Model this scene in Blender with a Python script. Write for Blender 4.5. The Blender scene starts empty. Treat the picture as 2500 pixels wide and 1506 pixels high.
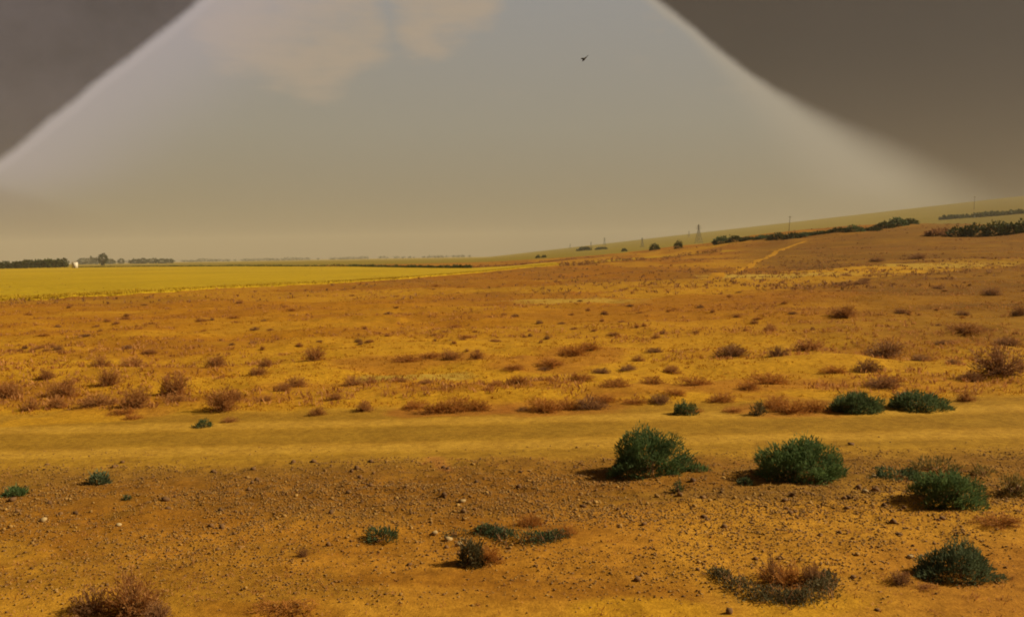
import bpy, math, random
import numpy as np
from mathutils import Matrix, Vector

R = math.radians
scene = bpy.context.scene
col = scene.collection
rng = np.random.default_rng(7)
random.seed(7)

# ------------------------------------------------------------------ terrain function (world metres, +Y away from the camera)
def _hash(ix, iy, seed):
    h = (ix.astype(np.int64) * 374761393 + iy.astype(np.int64) * 668265263 + seed * 974711) & 0x7fffffff
    h = ((h ^ (h >> 13)) * 1274126177) & 0x7fffffff
    h = h ^ (h >> 16)
    return (h & 0xffff) / 65535.0
def vnoise(x, y, seed=0):
    x = np.asarray(x, float); y = np.asarray(y, float)
    ix = np.floor(x); iy = np.floor(y)
    fx = x - ix; fy = y - iy
    fx = fx * fx * fx * (fx * (fx * 6 - 15) + 10); fy = fy * fy * fy * (fy * (fy * 6 - 15) + 10)
    a = _hash(ix, iy, seed); b = _hash(ix + 1, iy, seed); c = _hash(ix, iy + 1, seed); d = _hash(ix + 1, iy + 1, seed)
    return (a * (1 - fx) + b * fx) * (1 - fy) + (c * (1 - fx) + d * fx) * fy
def fbm(x, y, seed=0, o=4):
    v = 0.0; a = 0.5; t = 0.0
    for k in range(o):
        c, s = math.cos(k * 1.1 + .3), math.sin(k * 1.1 + .3)
        f = 2.03 ** k
        v = v + a * vnoise((x * c - y * s) * f + 17.3 * k, (x * s + y * c) * f + 5.1 * k, seed + k); t += a; a *= .5
    return v / t                                   # 0..1
def sstep(a, b, x):
    t = np.clip((x - a) / (b - a), 0, 1); return t * t * (3 - 2 * t)

SY = np.log(np.array([1, 10, 20, 60, 120, 300, 600, 1000, 2500, 9000.]) )
SV = np.array([.04, .05, .07, .11, .17, .36, .50, .65, 1.0, 1.0])
def macro(x, y):
    x = np.asarray(x, float); y = np.asarray(y, float)
    yy = np.clip(y, 1, 9000)
    S = np.interp(np.log(yy), SY, SV)
    X = x + .03 * np.clip(y, 0, 2500)
    X = np.minimum(X, 1500 + (X - 1500) * .02)
    sp = .5 * (X + np.sqrt(X * X + 225.0))
    z = .097 * sp * S
    sy = np.where(y < 345, 120.0, 70.0)
    sx = np.where(x < 128, 62.0, 75.0)
    z = z + 6.9 * np.exp(-((x - 128) / sx) ** 2 - ((y - 345) / sy) ** 2)
    return z
def micro(x, y):
    near = 1 - sstep(60, 160, y)
    track = sstep(12.6, 13.6, y) * (1 - sstep(16.6, 17.8, y))
    st = sstep(17, 19, y)
    z = (fbm(x / 1.3, y / 1.3, 3, 4) - .5) * (.10 - .07 * track) * near
    z += (fbm(x / .22, y / .22, 11, 3) - .5) * (.045 - .03 * track + .035 * np.exp(-((y - 11.6) / 1.5) ** 2)) * (1 - sstep(18, 30, y))
    z += (fbm(x / 4.5, y / 2.6, 21, 4) - .5) * .55 * st * near
    z += (fbm(x / 15, y / 15, 23, 5) - .5) * 1.5 * sstep(55, 110, y) * (1 - sstep(380, 460, y)) * sstep(-10, 25, x)
    return z
def G(x, y):
    return macro(x, y) + micro(x, y)

# ------------------------------------------------------------------ camera
W, H, FOC = 1024.0, 616.0, 887.0
CAMZ = float(macro(0, 0)) + 3.0
pit = math.atan(52.5 / FOC); rol = math.atan(.017)
fwd = Vector((0, math.cos(pit), -math.sin(pit)))
up0 = Vector((0, math.sin(pit), math.cos(pit)))
r0 = Vector((1, 0, 0))
rgt = r0 * math.cos(rol) - up0 * math.sin(rol)
upv = up0 * math.cos(rol) + r0 * math.sin(rol)
cam = bpy.data.cameras.new('camera'); camo = bpy.data.objects.new('camera', cam); col.objects.link(camo)
cam.sensor_width = 36; cam.lens = 36 * FOC / W
cam.clip_start = .1; cam.clip_end = 30000
m = Matrix.Identity(4)
for i in range(3):
    m[i][0] = rgt[i]; m[i][1] = upv[i]; m[i][2] = -fwd[i]
m[0][3], m[1][3], m[2][3] = 0, 0, CAMZ
camo.matrix_world = m
scene.camera = camo
def ray(px, py):
    x = (px - 1250) * .4096 / FOC; y = -(py - 753) * .4096 / FOC
    return (rgt * x + upv * y + fwd).normalized()
def gp(px, py):                                   # the spot of ground that a point of the photograph shows
    d = ray(px, py); t = np.concatenate([np.geomspace(4, 8000, 6000)])
    zz = CAMZ + d.z * t - macro(d.x * t, d.y * t)
    k = int(np.argmax(zz < 0)) if (zz < 0).any() else len(t) - 1
    return float(d.x * t[k]), float(d.y * t[k])
def pxm(y): return .4096 * y / FOC                # metres per photograph pixel at distance y

# ------------------------------------------------------------------ world, sun, exposure
SUN_EL, SUN_AZ = R(37), R(86)
scene.view_settings.view_transform = 'Standard'
scene.view_settings.look = 'None'
scene.view_settings.exposure = 0.12
scene.view_settings.gamma = 1.0
scene.view_settings.use_curve_mapping = False
scene.cycles.volume_bounces = 2
scene.cycles.filter_width = 1.9
world = bpy.data.worlds.new('World'); scene.world = world; world.use_nodes = True

class NT:
    def __init__(s, tree): s.t = tree; s.n = tree.nodes; s.l = tree.links
    def new(s, typ, **kw):
        n = s.n.new(typ)
        for k, v in kw.items(): setattr(n, k, v)
        return n
    def put(s, sock, v):
        if isinstance(v, bpy.types.NodeSocket): s.l.new(v, sock)
        elif v is not None: sock.default_value = v
    def math(s, op, a, b=None, c=None, clamp=False):
        n = s.new('ShaderNodeMath', operation=op, use_clamp=clamp)
        for i, v in enumerate((a, b, c)):
            if v is not None: s.put(n.inputs[i], v)
        return n.outputs[0]
    def vec(s, op, a, b=None):
        n = s.new('ShaderNodeVectorMath', operation=op); s.put(n.inputs[0], a)
        if b is not None: s.put(n.inputs[1], b)
        return n.outputs['Value'] if op in ('DOT_PRODUCT', 'LENGTH') else n.outputs[0]
    def mix(s, f, a, b):
        n = s.new('ShaderNodeMix', data_type='RGBA'); s.put(n.inputs[0], f); s.put(n.inputs[6], a); s.put(n.inputs[7], b)
        return n.outputs[2]
    def mul(s, f, a, b):
        n = s.new('ShaderNodeMix', data_type='RGBA', blend_type='MULTIPLY'); s.put(n.inputs[0], f); s.put(n.inputs[6], a); s.put(n.inputs[7], b)
        return n.outputs[2]
    def ss(s, x, a, b, lo=0.0, hi=1.0):
        n = s.new('ShaderNodeMapRange', interpolation_type='SMOOTHSTEP')
        s.put(n.inputs[0], x); s.put(n.inputs[1], a); s.put(n.inputs[2], b); n.inputs[3].default_value = lo; n.inputs[4].default_value = hi
        return n.outputs[0]
    def noise(s, vec, scale, detail=4, rough=.55):
        n = s.new('ShaderNodeTexNoise'); s.put(n.inputs['Vector'], vec)
        n.inputs['Scale'].default_value = scale; n.inputs['Detail'].default_value = detail; n.inputs['Roughness'].default_value = rough
        return n.outputs['Fac']
    def ramp(s, f, stops):
        n = s.new('ShaderNodeValToRGB'); s.put(n.inputs[0], f)
        e = n.color_ramp.elements
        while len(e) < len(stops): e.new(.5)
        for k, (p, c) in enumerate(stops): e[k].position = p; e[k].color = (*c, 1)
        return n.outputs[0]
def lin(r, g, b):
    f = lambda c: (c / 255 / 12.92) if c / 255 <= .04045 else ((c / 255 + .055) / 1.055) ** 2.4
    return (f(r), f(g), f(b))

w = NT(world.node_tree); w.n.clear()
tc = w.new('ShaderNodeTexCoord').outputs['Generated']
d = w.vec('NORMALIZE', tc)
sx = w.new('ShaderNodeSeparateXYZ'); w.l.new(d, sx.inputs[0])
el = sx.outputs['Z']
base = w.ramp(w.math('MULTIPLY', el, 2.0, clamp=True),
              [(0, lin(128, 113, 88)), (.10, lin(140, 127, 101)), (.28, lin(144, 137, 120)), (.52, lin(143, 140, 134)), (.75, lin(140, 143, 145)), (1, lin(126, 132, 138))])
def plane(p1, p2, inside):                         # a great circle through two directions; positive on the side of `inside`
    n = ray(*p1).cross(ray(*p2)).normalized()
    if n.dot(ray(*inside)) < 0: n = -n
    return n
def wisp(scale, stretch):
    return w.noise(w.vec('MULTIPLY', d, stretch), scale, 5, .6)
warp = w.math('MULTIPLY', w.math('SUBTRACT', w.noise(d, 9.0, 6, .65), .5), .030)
# thin pinkish fair-weather wisps high in the gap
wn = w.noise(w.vec('MULTIPLY', d, (1.6, 1.6, 5.0)), 5.0, 5, .62)
blob = None
for bx, by, c0 in [(600, 85, .9972), (680, 110, .9975), (760, 130, .9975), (830, 60, .9975), (770, 15, .9972), (1060, 20, .9978), (1120, 0, .9978)]:
    f_ = w.ss(w.vec('DOT_PRODUCT', d, tuple(ray(bx, by))), c0, 1.0)
    blob = f_ if blob is None else w.math('MAXIMUM', blob, f_)
wm = w.math('MULTIPLY', w.ss(w.math('ADD', wn, w.math('MULTIPLY', blob, .42)), .58, .98), .85)
wm = w.math('MULTIPLY', wm, w.ss(el, .10, .20))
sky = w.mix(wm, base, (*lin(168, 150, 128), 1))
# left corner: paper-fold shade and its bright rim painted into the sky colour
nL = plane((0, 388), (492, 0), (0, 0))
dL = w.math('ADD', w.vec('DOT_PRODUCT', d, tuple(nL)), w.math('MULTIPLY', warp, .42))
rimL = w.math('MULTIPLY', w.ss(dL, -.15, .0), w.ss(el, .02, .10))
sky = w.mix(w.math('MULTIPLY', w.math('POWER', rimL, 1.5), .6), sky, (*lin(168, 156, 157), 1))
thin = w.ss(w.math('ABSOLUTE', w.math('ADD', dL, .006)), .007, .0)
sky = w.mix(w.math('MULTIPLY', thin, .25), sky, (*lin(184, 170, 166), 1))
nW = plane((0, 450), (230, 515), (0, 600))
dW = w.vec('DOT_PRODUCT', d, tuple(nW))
wedge = w.math('MULTIPLY', w.math('MULTIPLY', w.ss(dW, -.004, .012), w.ss(dW, .09, .02)), w.ss(sx.outputs['X'], -.36, -.52))  # faint wedge of fold shadow, painted in below the left corner
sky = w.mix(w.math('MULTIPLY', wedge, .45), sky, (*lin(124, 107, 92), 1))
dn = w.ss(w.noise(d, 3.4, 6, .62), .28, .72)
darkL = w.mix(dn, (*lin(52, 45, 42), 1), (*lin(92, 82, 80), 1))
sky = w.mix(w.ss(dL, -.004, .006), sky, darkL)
# right corner: painted fold shade and bright band, crisp high up, softer lower down
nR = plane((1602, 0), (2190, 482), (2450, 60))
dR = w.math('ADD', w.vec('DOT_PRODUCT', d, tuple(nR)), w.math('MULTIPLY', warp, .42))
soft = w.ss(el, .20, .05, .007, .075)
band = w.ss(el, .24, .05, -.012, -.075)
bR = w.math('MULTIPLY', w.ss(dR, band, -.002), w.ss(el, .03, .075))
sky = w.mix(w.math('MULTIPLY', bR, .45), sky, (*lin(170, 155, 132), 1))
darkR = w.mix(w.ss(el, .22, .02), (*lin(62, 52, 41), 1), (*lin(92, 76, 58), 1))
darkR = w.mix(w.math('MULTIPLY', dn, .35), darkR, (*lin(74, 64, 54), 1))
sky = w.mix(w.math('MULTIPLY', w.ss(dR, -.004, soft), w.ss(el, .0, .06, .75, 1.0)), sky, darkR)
nis = w.new('ShaderNodeTexSky'); nis.sky_type = 'NISHITA'; nis.sun_disc = False
nis.sun_elevation = SUN_EL; nis.sun_rotation = SUN_AZ; nis.dust_density = 6.0
b1 = w.new('ShaderNodeBackground'); w.l.new(nis.outputs[0], b1.inputs[0]); b1.inputs[1].default_value = .06
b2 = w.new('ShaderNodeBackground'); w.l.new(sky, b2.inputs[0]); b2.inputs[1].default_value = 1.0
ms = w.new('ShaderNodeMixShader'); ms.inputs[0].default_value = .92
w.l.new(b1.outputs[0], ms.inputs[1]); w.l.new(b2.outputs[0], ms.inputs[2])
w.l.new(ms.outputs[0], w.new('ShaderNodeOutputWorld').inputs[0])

sun = bpy.data.lights.new('sun', 'SUN'); sun.energy = 5.0; sun.angle = R(.6); sun.color = (1.0, .85, .60)
suno = bpy.data.objects.new('sun', sun); col.objects.link(suno)
sd = Vector((math.cos(SUN_EL) * math.sin(SUN_AZ), math.cos(SUN_EL) * math.cos(SUN_AZ), math.sin(SUN_EL)))
suno.rotation_euler = sd.to_track_quat('Z', 'Y').to_euler()
suno.location = (60, 20, 60)

# ------------------------------------------------------------------ mesh helpers
def mesh(name, V, F, mat, attrs=None, smooth=False):
    V = np.asarray(V, np.float32); F = np.asarray(F, np.int32)
    me = bpy.data.meshes.new(name)
    k = F.shape[1]
    me.vertices.add(len(V)); me.vertices.foreach_set('co', V.ravel())
    me.loops.add(F.size); me.loops.foreach_set('vertex_index', F.ravel())
    me.polygons.add(len(F)); me.polygons.foreach_set('loop_start', np.arange(0, F.size, k, dtype=np.int32))
    if smooth: me.polygons.foreach_set('use_smooth', np.ones(len(F), bool))
    for an, av in (attrs or {}).items():
        av = np.asarray(av, np.float32)
        if av.ndim == 1:
            a = me.attributes.new(an, 'FLOAT', 'POINT'); a.data.foreach_set('value', av)
        else:
            a = me.attributes.new(an, 'FLOAT_COLOR', 'POINT')
            a.data.foreach_set('color', np.c_[av, np.ones(len(av))].astype(np.float32).ravel())
    me.materials.append(mat); me.update(calc_edges=True); me.validate()
    return me
def link(name, data, parent=None, loc=None, rz=0.0, sc=None):
    o = bpy.data.objects.new(name, data); col.objects.link(o)
    if parent: o.parent = parent
    if loc is not None: o.location = loc
    if rz: o.rotation_euler = (0, 0, rz)
    if sc is not None: o.scale = sc
    return o
def tag(o, label=None, cat=None, group=None, kind=None):
    if label: o['label'] = label
    if cat: o['category'] = cat
    if group: o['group'] = group
    if kind: o['kind'] = kind
    return o
class MB:
    """collects triangles"""
    def __init__(s): s.V = []; s.F = []; s.A = []; s.n = 0
    def add(s, V, F, a=None):
        V = np.asarray(V, float); F = np.asarray(F, int)
        s.V.append(V); s.F.append(F + s.n); s.n += len(V)
        s.A.append(np.full(len(V), .5) if a is None else np.broadcast_to(np.asarray(a, float), (len(V),)))
    def tube(s, P, rad, sides=3, a=.5):
        P = np.asarray(P, float); n = len(P); rad = np.broadcast_to(rad, (n,))
        T = np.gradient(P, axis=0); T /= np.linalg.norm(T, axis=1)[:, None] + 1e-9
        ref = np.array([0, 0, 1.]) if abs(T[0][2]) < .8 else np.array([1., 0, 0])
        U = np.cross(T, ref); U /= np.linalg.norm(U, axis=1)[:, None] + 1e-9
        Wv = np.cross(T, U)
        an = np.arange(sides) * 2 * math.pi / sides
        V = (P[:, None] + rad[:, None, None] * (np.cos(an)[None, :, None] * U[:, None] + np.sin(an)[None, :, None] * Wv[:, None])).reshape(-1, 3)
        F = []
        for i in range(n - 1):
            for j in range(sides):
                p = i * sides + j; q = i * sides + (j + 1) % sides
                F += [(p, q, q + sides), (p, q + sides, p + sides)]
        s.add(V, F, a)
    def leaves(s, P, D, L, Wd, a):
        """pointed leaf quads as two triangles: base P, direction D, length L, width Wd"""
        n = len(P)
        D = D / (np.linalg.norm(D, axis=1)[:, None] + 1e-9)
        S = np.cross(D, rng.normal(size=(n, 3))); S /= np.linalg.norm(S, axis=1)[:, None] + 1e-9
        L = np.broadcast_to(L, (n,))[:, None]; Wd = np.broadcast_to(Wd, (n,))[:, None]
        mid = P + D * L * .5
        V = np.stack([P, mid + S * Wd * .5, P + D * L, mid - S * Wd * .5], 1).reshape(-1, 3)
        b = np.arange(n)[:, None] * 4
        F = np.concatenate([b + np.array([[0, 1, 2]]), b + np.array([[0, 2, 3]])])
        s.add(V, F, np.repeat(np.broadcast_to(a, (n,)), 4))
    def box(s, c, sz, rz=0):
        x, y, z = sz; V = np.array([(i, j, k) for i in (-.5, .5) for j in (-.5, .5) for k in (-.5, .5)]) * (x, y, z)
        cs, sn = math.cos(rz), math.sin(rz)
        V = np.c_[V[:, 0] * cs - V[:, 1] * sn, V[:, 0] * sn + V[:, 1] * cs, V[:, 2]] + np.array(c)
        q = [(0, 1, 3, 2), (4, 6, 7, 5), (0, 4, 5, 1), (2, 3, 7, 6), (0, 2, 6, 4), (1, 5, 7, 3)]
        s.add(V, [t for a, b, c_, d_ in q for t in ((a, b, c_), (a, c_, d_))])
    def me(s, name, mat, smooth=False):
        return mesh(name, np.concatenate(s.V), np.concatenate(s.F), mat, {'tint': np.concatenate(s.A)}, smooth)

# ------------------------------------------------------------------ materials
def material(name):
    m_ = bpy.data.materials.new(name); m_.use_nodes = True; t = NT(m_.node_tree)
    return m_, t, t.n['Principled BSDF']
def leaf_mat(name, dark, light, trans=.22, rough=.75):
    m_, t, p = material(name)
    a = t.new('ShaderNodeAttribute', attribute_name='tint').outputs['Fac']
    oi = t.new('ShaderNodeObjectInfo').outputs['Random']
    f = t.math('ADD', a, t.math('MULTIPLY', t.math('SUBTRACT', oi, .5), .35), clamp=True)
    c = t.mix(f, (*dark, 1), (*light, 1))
    geo = t.new('ShaderNodeNewGeometry').outputs['Position']
    c = t.mul(.6, c, t.mix(t.noise(geo, 7.0, 3), (.55, .55, .55, 1), (1.25, 1.2, 1.1, 1)))
    t.l.new(c, p.inputs['Base Color']); p.inputs['Roughness'].default_value = rough
    p.inputs['Specular IOR Level'].default_value = .2
    tr = t.new('ShaderNodeBsdfTranslucent'); t.l.new(c, tr.inputs[0])
    mx = t.new('ShaderNodeMixShader'); mx.inputs[0].default_value = trans
    t.l.new(p.outputs[0], mx.inputs[1]); t.l.new(tr.outputs[0], mx.inputs[2])
    t.l.new(mx.outputs[0], t.n['Material Output'].inputs[0])
    return m_
M_green = leaf_mat('leaf_green', (.062, .105, .046), (.185, .275, .085), .38)
M_green_dark = leaf_mat('leaf_dark_green', (.056, .082, .040), (.145, .20, .080), .35)
M_sage = leaf_mat('leaf_sage', (.085, .075, .035), (.22, .19, .085), .3)
M_olive = leaf_mat('leaf_olive', (.12, .095, .030), (.30, .22, .065), .4)
M_dry = leaf_mat('dry_twig', (.34, .155, .045), (.62, .31, .10), .4)
M_dry_red = leaf_mat('dry_twig_rust', (.36, .150, .030), (.62, .28, .060), .4)
M_dry_dark = leaf_mat('dry_twig_dark', (.22, .112, .050), (.46, .24, .10), .35)
M_straw = leaf_mat('dry_grass', (.42, .19, .016), (.60, .31, .03), .35)
M_blue = leaf_mat('leaf_blue_green', (.070, .095, .050), (.18, .225, .11), .3)
M_tree = leaf_mat('tree_leaf', (.040, .052, .014), (.10, .11, .03))
M_pale = leaf_mat('tree_leaf_grey', (.055, .062, .035), (.13, .14, .075))
M_wheat = leaf_mat('wheat_stalk', (.42, .275, .014), (.54, .355, .020))
def plain(name, c1, c2, scale=3.0, rough=.9, metal=0.0):
    m_, t, p = material(name)
    pos = t.new('ShaderNodeNewGeometry').outputs['Position']
    t.l.new(t.mix(t.noise(pos, scale, 5), (*c1, 1), (*c2, 1)), p.inputs['Base Color'])
    p.inputs['Roughness'].default_value = rough; p.inputs['Metallic'].default_value = metal
    return m_
M_bark = plain('bark', (.06, .04, .025), (.14, .09, .05), 8)
M_steel = plain('weathered_steel', (.10, .09, .07), (.20, .18, .14), 2, .6)
M_wood = plain('pole_wood', (.10, .07, .045), (.20, .15, .09), 2)
M_plaster = plain('pale_plaster', (.62, .55, .42), (.78, .72, .58), 1.5)
M_roof = plain('roof_sheet', (.45, .40, .33), (.58, .52, .42), 2)
M_door = plain('door_paint', (.16, .13, .10), (.22, .18, .13), 3)
M_bird = plain('bird_feather', (.012, .010, .008), (.035, .028, .02), 30)
M_beak = plain('bird_beak', (.06, .05, .03), (.10, .08, .05), 30)
def stone_mat(name, c1, c2):
    m_, t, p = material(name)
    pos = t.new('ShaderNodeNewGeometry').outputs['Position']
    a = t.new('ShaderNodeAttribute', attribute_name='tint').outputs['Fac']
    oi = t.new('ShaderNodeObjectInfo').outputs['Random']
    c = t.mix(t.math('MULTIPLY', t.math('ADD', a, oi), .5), (*c1, 1), (*c2, 1))
    c = t.mul(.7, c, t.mix(t.noise(pos, 30.0, 5), (.55, .52, .5, 1), (1.2, 1.2, 1.15, 1)))
    t.l.new(c, p.inputs['Base Color']); p.inputs['Roughness'].default_value = .92
    bp = t.new('ShaderNodeBump'); bp.inputs['Strength'].default_value = .4; bp.inputs['Distance'].default_value = .01
    t.l.new(t.noise(pos, 60, 4), bp.inputs['Height']); t.l.new(bp.outputs[0], p.inputs['Normal'])
    return m_
M_stone = stone_mat('stone_tan', (.26, .13, .024), (.52, .30, .070))
M_pale_stone = stone_mat('stone_pale', (.38, .25, .10), (.56, .40, .18))
M_clod = stone_mat('clod_brown', (.13, .062, .020), (.28, .14, .040))
def ground_mat(name, attr=True, colr=None, bump=.5):
    m_, t, p = material(name)
    pos = t.new('ShaderNodeNewGeometry').outputs['Position']
    c = t.new('ShaderNodeAttribute', attribute_name='soil').outputs['Color']
    f1 = t.noise(pos, 9.0, 6, .68); f2 = t.noise(pos, 45.0, 4, .7); f3 = t.noise(pos, 1.3, 5, .6)
    c = t.mul(.9, c, t.mix(t.ss(f1, .30, .70), (.70, .66, .62, 1), (1.10, 1.10, 1.10, 1)))
    c = t.mul(.8, c, t.mix(t.ss(f2, .30, .72), (.72, .68, .64, 1), (1.12, 1.12, 1.12, 1)))
    c = t.mul(.8, c, t.mix(t.ss(f3, .30, .70), (.84, .80, .77, 1), (1.06, 1.06, 1.06, 1)))
    t.l.new(c, p.inputs['Base Color']); p.inputs['Roughness'].default_value = .95
    p.inputs['Specular IOR Level'].default_value = .1
    bp = t.new('ShaderNodeBump'); bp.inputs['Strength'].default_value = bump; bp.inputs['Distance'].default_value = .05
    t.l.new(t.math('ADD', f1, t.math('MULTIPLY', f2, .35)), bp.inputs['Height']); t.l.new(bp.outputs[0], p.inputs['Normal'])
    return m_
M_ground = ground_mat('ground_soil')
M_track = ground_mat('track_soil', bump=.35)
M_field = ground_mat('wheat_top', bump=.3)

# ------------------------------------------------------------------ soil colours by place
C = dict(sand_near=(.54, .285, .026), orange=(.48, .225, .022), gravel=(.30, .155, .022), track=(.47, .265, .026), sand=(.56, .300, .017),
         steppe=(.45, .205, .012), brown=(.36, .150, .012), scrub=(.20, .098, .014), olive=(.28, .212, .024), far=(.44, .32, .070), pale=(.58, .39, .060), rust=(.38, .145, .020),
         dirt=(.32, .168, .016), wheat=(.51, .345, .012))
C = {k: np.array(v) for k, v in C.items()}
YST = [5.5, 7.2, 8.2, 8.9, 9.8, 10.6, 12.4, 13.3, 15.0, 16.9, 17.8, 20, 26, 34, 50, 90, 160, 380, 480, 700, 9000]
YCL = ['sand_near', 'sand_near', 'orange', 'orange', 'orange', 'gravel', 'gravel', 'track', 'track', 'track', 'sand', 'sand', 'sand', 'steppe', 'steppe', 'brown', 'brown', 'brown', 'olive', 'olive', 'far']
YC = np.array([C[k] for k in YCL])
def polydist(x, y, pts):
    best = np.full(x.shape, 1e9)
    for (x0, y0), (x1, y1) in zip(pts[:-1], pts[1:]):
        dx, dy = x1 - x0, y1 - y0; L2 = dx * dx + dy * dy + 1e-9
        t = np.clip(((x - x0) * dx + (y - y0) * dy) / L2, 0, 1)
        best = np.minimum(best, np.hypot(x - x0 - t * dx, y - y0 - t * dy))
    return best
def soil(x, y):
    wv = (fbm(x / 3.0, y / 1.2, 31, 4) - .5)
    yw = y * (1 + .22 * wv * (1 - .6 * (sstep(11.8, 13, y) - sstep(17.5, 19, y)))) + .012 * x
    c = np.stack([np.interp(np.log(np.maximum(yw, 1)), np.log(YST), YC[:, k]) for k in range(3)], -1)
    def blend(mask, cc):
        nonlocal c
        mk = np.clip(mask, 0, 1)[..., None]; c = c * (1 - mk) + np.asarray(cc) * mk
    n1 = fbm(x / 5, y / 3.2, 41, 5); n2 = fbm(x / 1.4, y / .8, 51, 4); n3 = fbm(x / 22, y / 16, 61, 4)
    mid = sstep(17.2, 19, y) * (1 - sstep(330, 450, y))
    blend(sstep(.52, .66, n1) * .75 * mid, C['brown'] * 1.05)
    blend(sstep(.50, .38, n1) * .55 * mid * (1 - sstep(28, 60, y)), C['sand'] * 1.05)
    blend(sstep(.55, .68, n3) * .5 * mid, C['sand'] * .95)
    nr = 1 - sstep(11.5, 13.2, y)
    blend(sstep(.54, .68, n1) * .6 * nr, C['brown'] * .85)
    blend(sstep(.52, .66, n2) * .45 * nr, C['dirt'] * .9)
    blend(sstep(.47, .36, n1) * .5 * nr, C['sand_near'] * 1.08)
    # the track: two pale wheel lines on darker olive dirt
    tr = sstep(12.8, 13.6, y) * (1 - sstep(16.4, 17.4, y))
    ruts = np.minimum(np.abs(y - 13.9 - .012 * x - .25 * wv), np.abs(y - 16.0 - .012 * x - .25 * wv))
    blend(tr * sstep(.22, .60, ruts) * (.45 + .5 * n2), C['dirt'] * np.array((1.0, 1.08, 1.1)))
    blend(tr * sstep(.5, .12, ruts) * .6, np.array((.56, .335, .045)))
    blend(np.exp(-((y - 17.15 - .012 * x - .3 * wv) / .22) ** 2) * .5, C['dirt'] * .95)
    n4 = fbm(x / 9, y / 22, 66, 5); slope = sstep(50, 80, y) * (1 - sstep(330, 400, y))
    blend(sstep(.54, .66, n4) * .55 * slope, C['sand'] * .92)
    blend(sstep(.46, .36, n4) * .5 * slope, C['scrub'] * 1.3)
    # scrub-grown slope to the right
    sc_ = sstep(0, 16, x - (-2 + .23 * y)) * sstep(18, 30, y) * (1 - sstep(240, 330, y))
    blend(sc_ * (.35 + .75 * n1), C['scrub'])
    sc2 = sstep(0, 40, x - .37 * y) * sstep(200, 300, y)
    blend(sc2 * .8 * (1 - sstep(380, 430, y)), np.array((.22, .125, .028)))
    blend(sstep(.52, .7, fbm(x / 60, y / 120, 71, 4)) * .5 * sstep(420, 520, y) * sstep(20, 90, x), np.array((.34, .29, .05)))
    blend(sstep(.48, .66, fbm(x / 35, y / 70, 72, 4)) * .55 * sstep(420, 520, y) * sstep(.30, .45, x / np.maximum(y, 1)), np.array((.14, .10, .022)))
    blend(.75 * sstep(430, 520, y) * sstep(10, 80, x), C['olive'])
    blend(.6 * sstep(430, 520, y) * sstep(.40, .56, x / np.maximum(y, 1)), np.array((.17, .125, .02)))
    # rust soil in the near right corner
    blend(sstep(1.6, 3.4, x - .1 * y) * (1 - sstep(8.2, 9.2, y)) * .55, C['rust'])
    for pts, wd, cc, k in PATCH:
        dd = polydist(x, y, pts) / wd + (n2 - .5) * 1.1 + (n1 - .5) * .8
        blend(sstep(1.0, .55, dd) * k, cc)
    return np.clip(c, 0, 1)
def PL(*pp): return [gp(*p) for p in pp]
PATCH = [
    (PL((1640, 712), (1740, 700), (1850, 690), (1960, 680)), 8.0, C['sand'] * .95, .8),
    (PL((1830, 678), (1905, 675)), 7.0, C['pale'], .8),
    (PL((1940, 672), (2060, 668)), 8.0, C['pale'] * .95, .85),
    (PL((2080, 664), (2230, 654)), 12.0, C['sand'], .95),
    (PL((2290, 650), (2350, 646)), 9.0, C['pale'] * .85, .75),
    (PL((2380, 640), (2480, 630)), 9.0, C['sand'] * .75, .6),
    (PL((1370, 705), (1470, 700), (1580, 690)), 9.0, C['sand'] * .9, .75),
    (PL((1360, 735), (1420, 733)), 4.0, C['pale'] * .9, .75),
    (PL((1300, 1000), (1460, 990)), .9, C['rust'], .6), (PL((1500, 962), (1620, 950)), .9, C['rust'], .5), (PL((1840, 950), (1960, 935)), 1.4, C['rust'], .6),
    (PL((1880, 1005), (2000, 1000)), .9, C['rust'], .6), (PL((1340, 890), (1440, 860)), 1.6, C['rust'], .6), (PL((1040, 1008), (1180, 1000)), .8, C['rust'], .65),
    (PL((940, 890), (1130, 880)), 1.5, C['rust'] * .95, .6), (PL((680, 950), (900, 935)), .8, C['rust'], .45), (PL((240, 1000), (360, 1005)), .7, C['rust'], .45),
    (PL((1000, 700), (1300, 680)), 9.0, C['brown'] * .95, .6), (PL((1500, 770), (1700, 740), (2000, 720)), 5.0, C['brown'], .6),
    (PL((850, 1420), (1250, 1400)), .22, C['brown'] * .8, .6), (PL((1250, 1440), (1650, 1450)), .3, C['brown'] * .9, .55), (PL((500, 1480), (800, 1500)), .2, C['brown'] * .9, .5),
    (PL((0, 1330), (150, 1400)), .4, C['sand_near'], .5), (PL((0, 870), (120, 890), (350, 950)), 1.6, C['sand'] * 1.05, .6), (PL((1150, 930), (1290, 920)), 1.3, C['sand'] * 1.03, .6),
    (PL((930, 920), (1090, 914)), .75, C['pale'] * .85, .85),
    (PL((60, 1030), (290, 1018)), .55, C['sand'] * 1.08, .7),
    (PL((180, 1010), (240, 1008)), .3, C['sand'] * 1.1, .6),
    (PL((1060, 1120), (1090, 1150)), .22, np.array((.50, .21, .05)), .6),
    (PL((200, 765), (420, 757)), 1.6, C['sand'], .6),
    (PL((2110, 945), (2280, 940)), .6, C['sand'], .6),
    (PL((2280, 960), (2490, 945)), .5, C['sand'] * .95, .7),
    (PL((1450, 1490), (1650, 1495)), .30, C['sand'] * 1.05, .8),
    (PL((1900, 1500), (2080, 1470)), .18, C['sand'], .6),
    (PL((1260, 655), (1400, 644), (1550, 630), (1760, 614)), 5.0, C['wheat'] * .95, .85),
]

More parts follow.
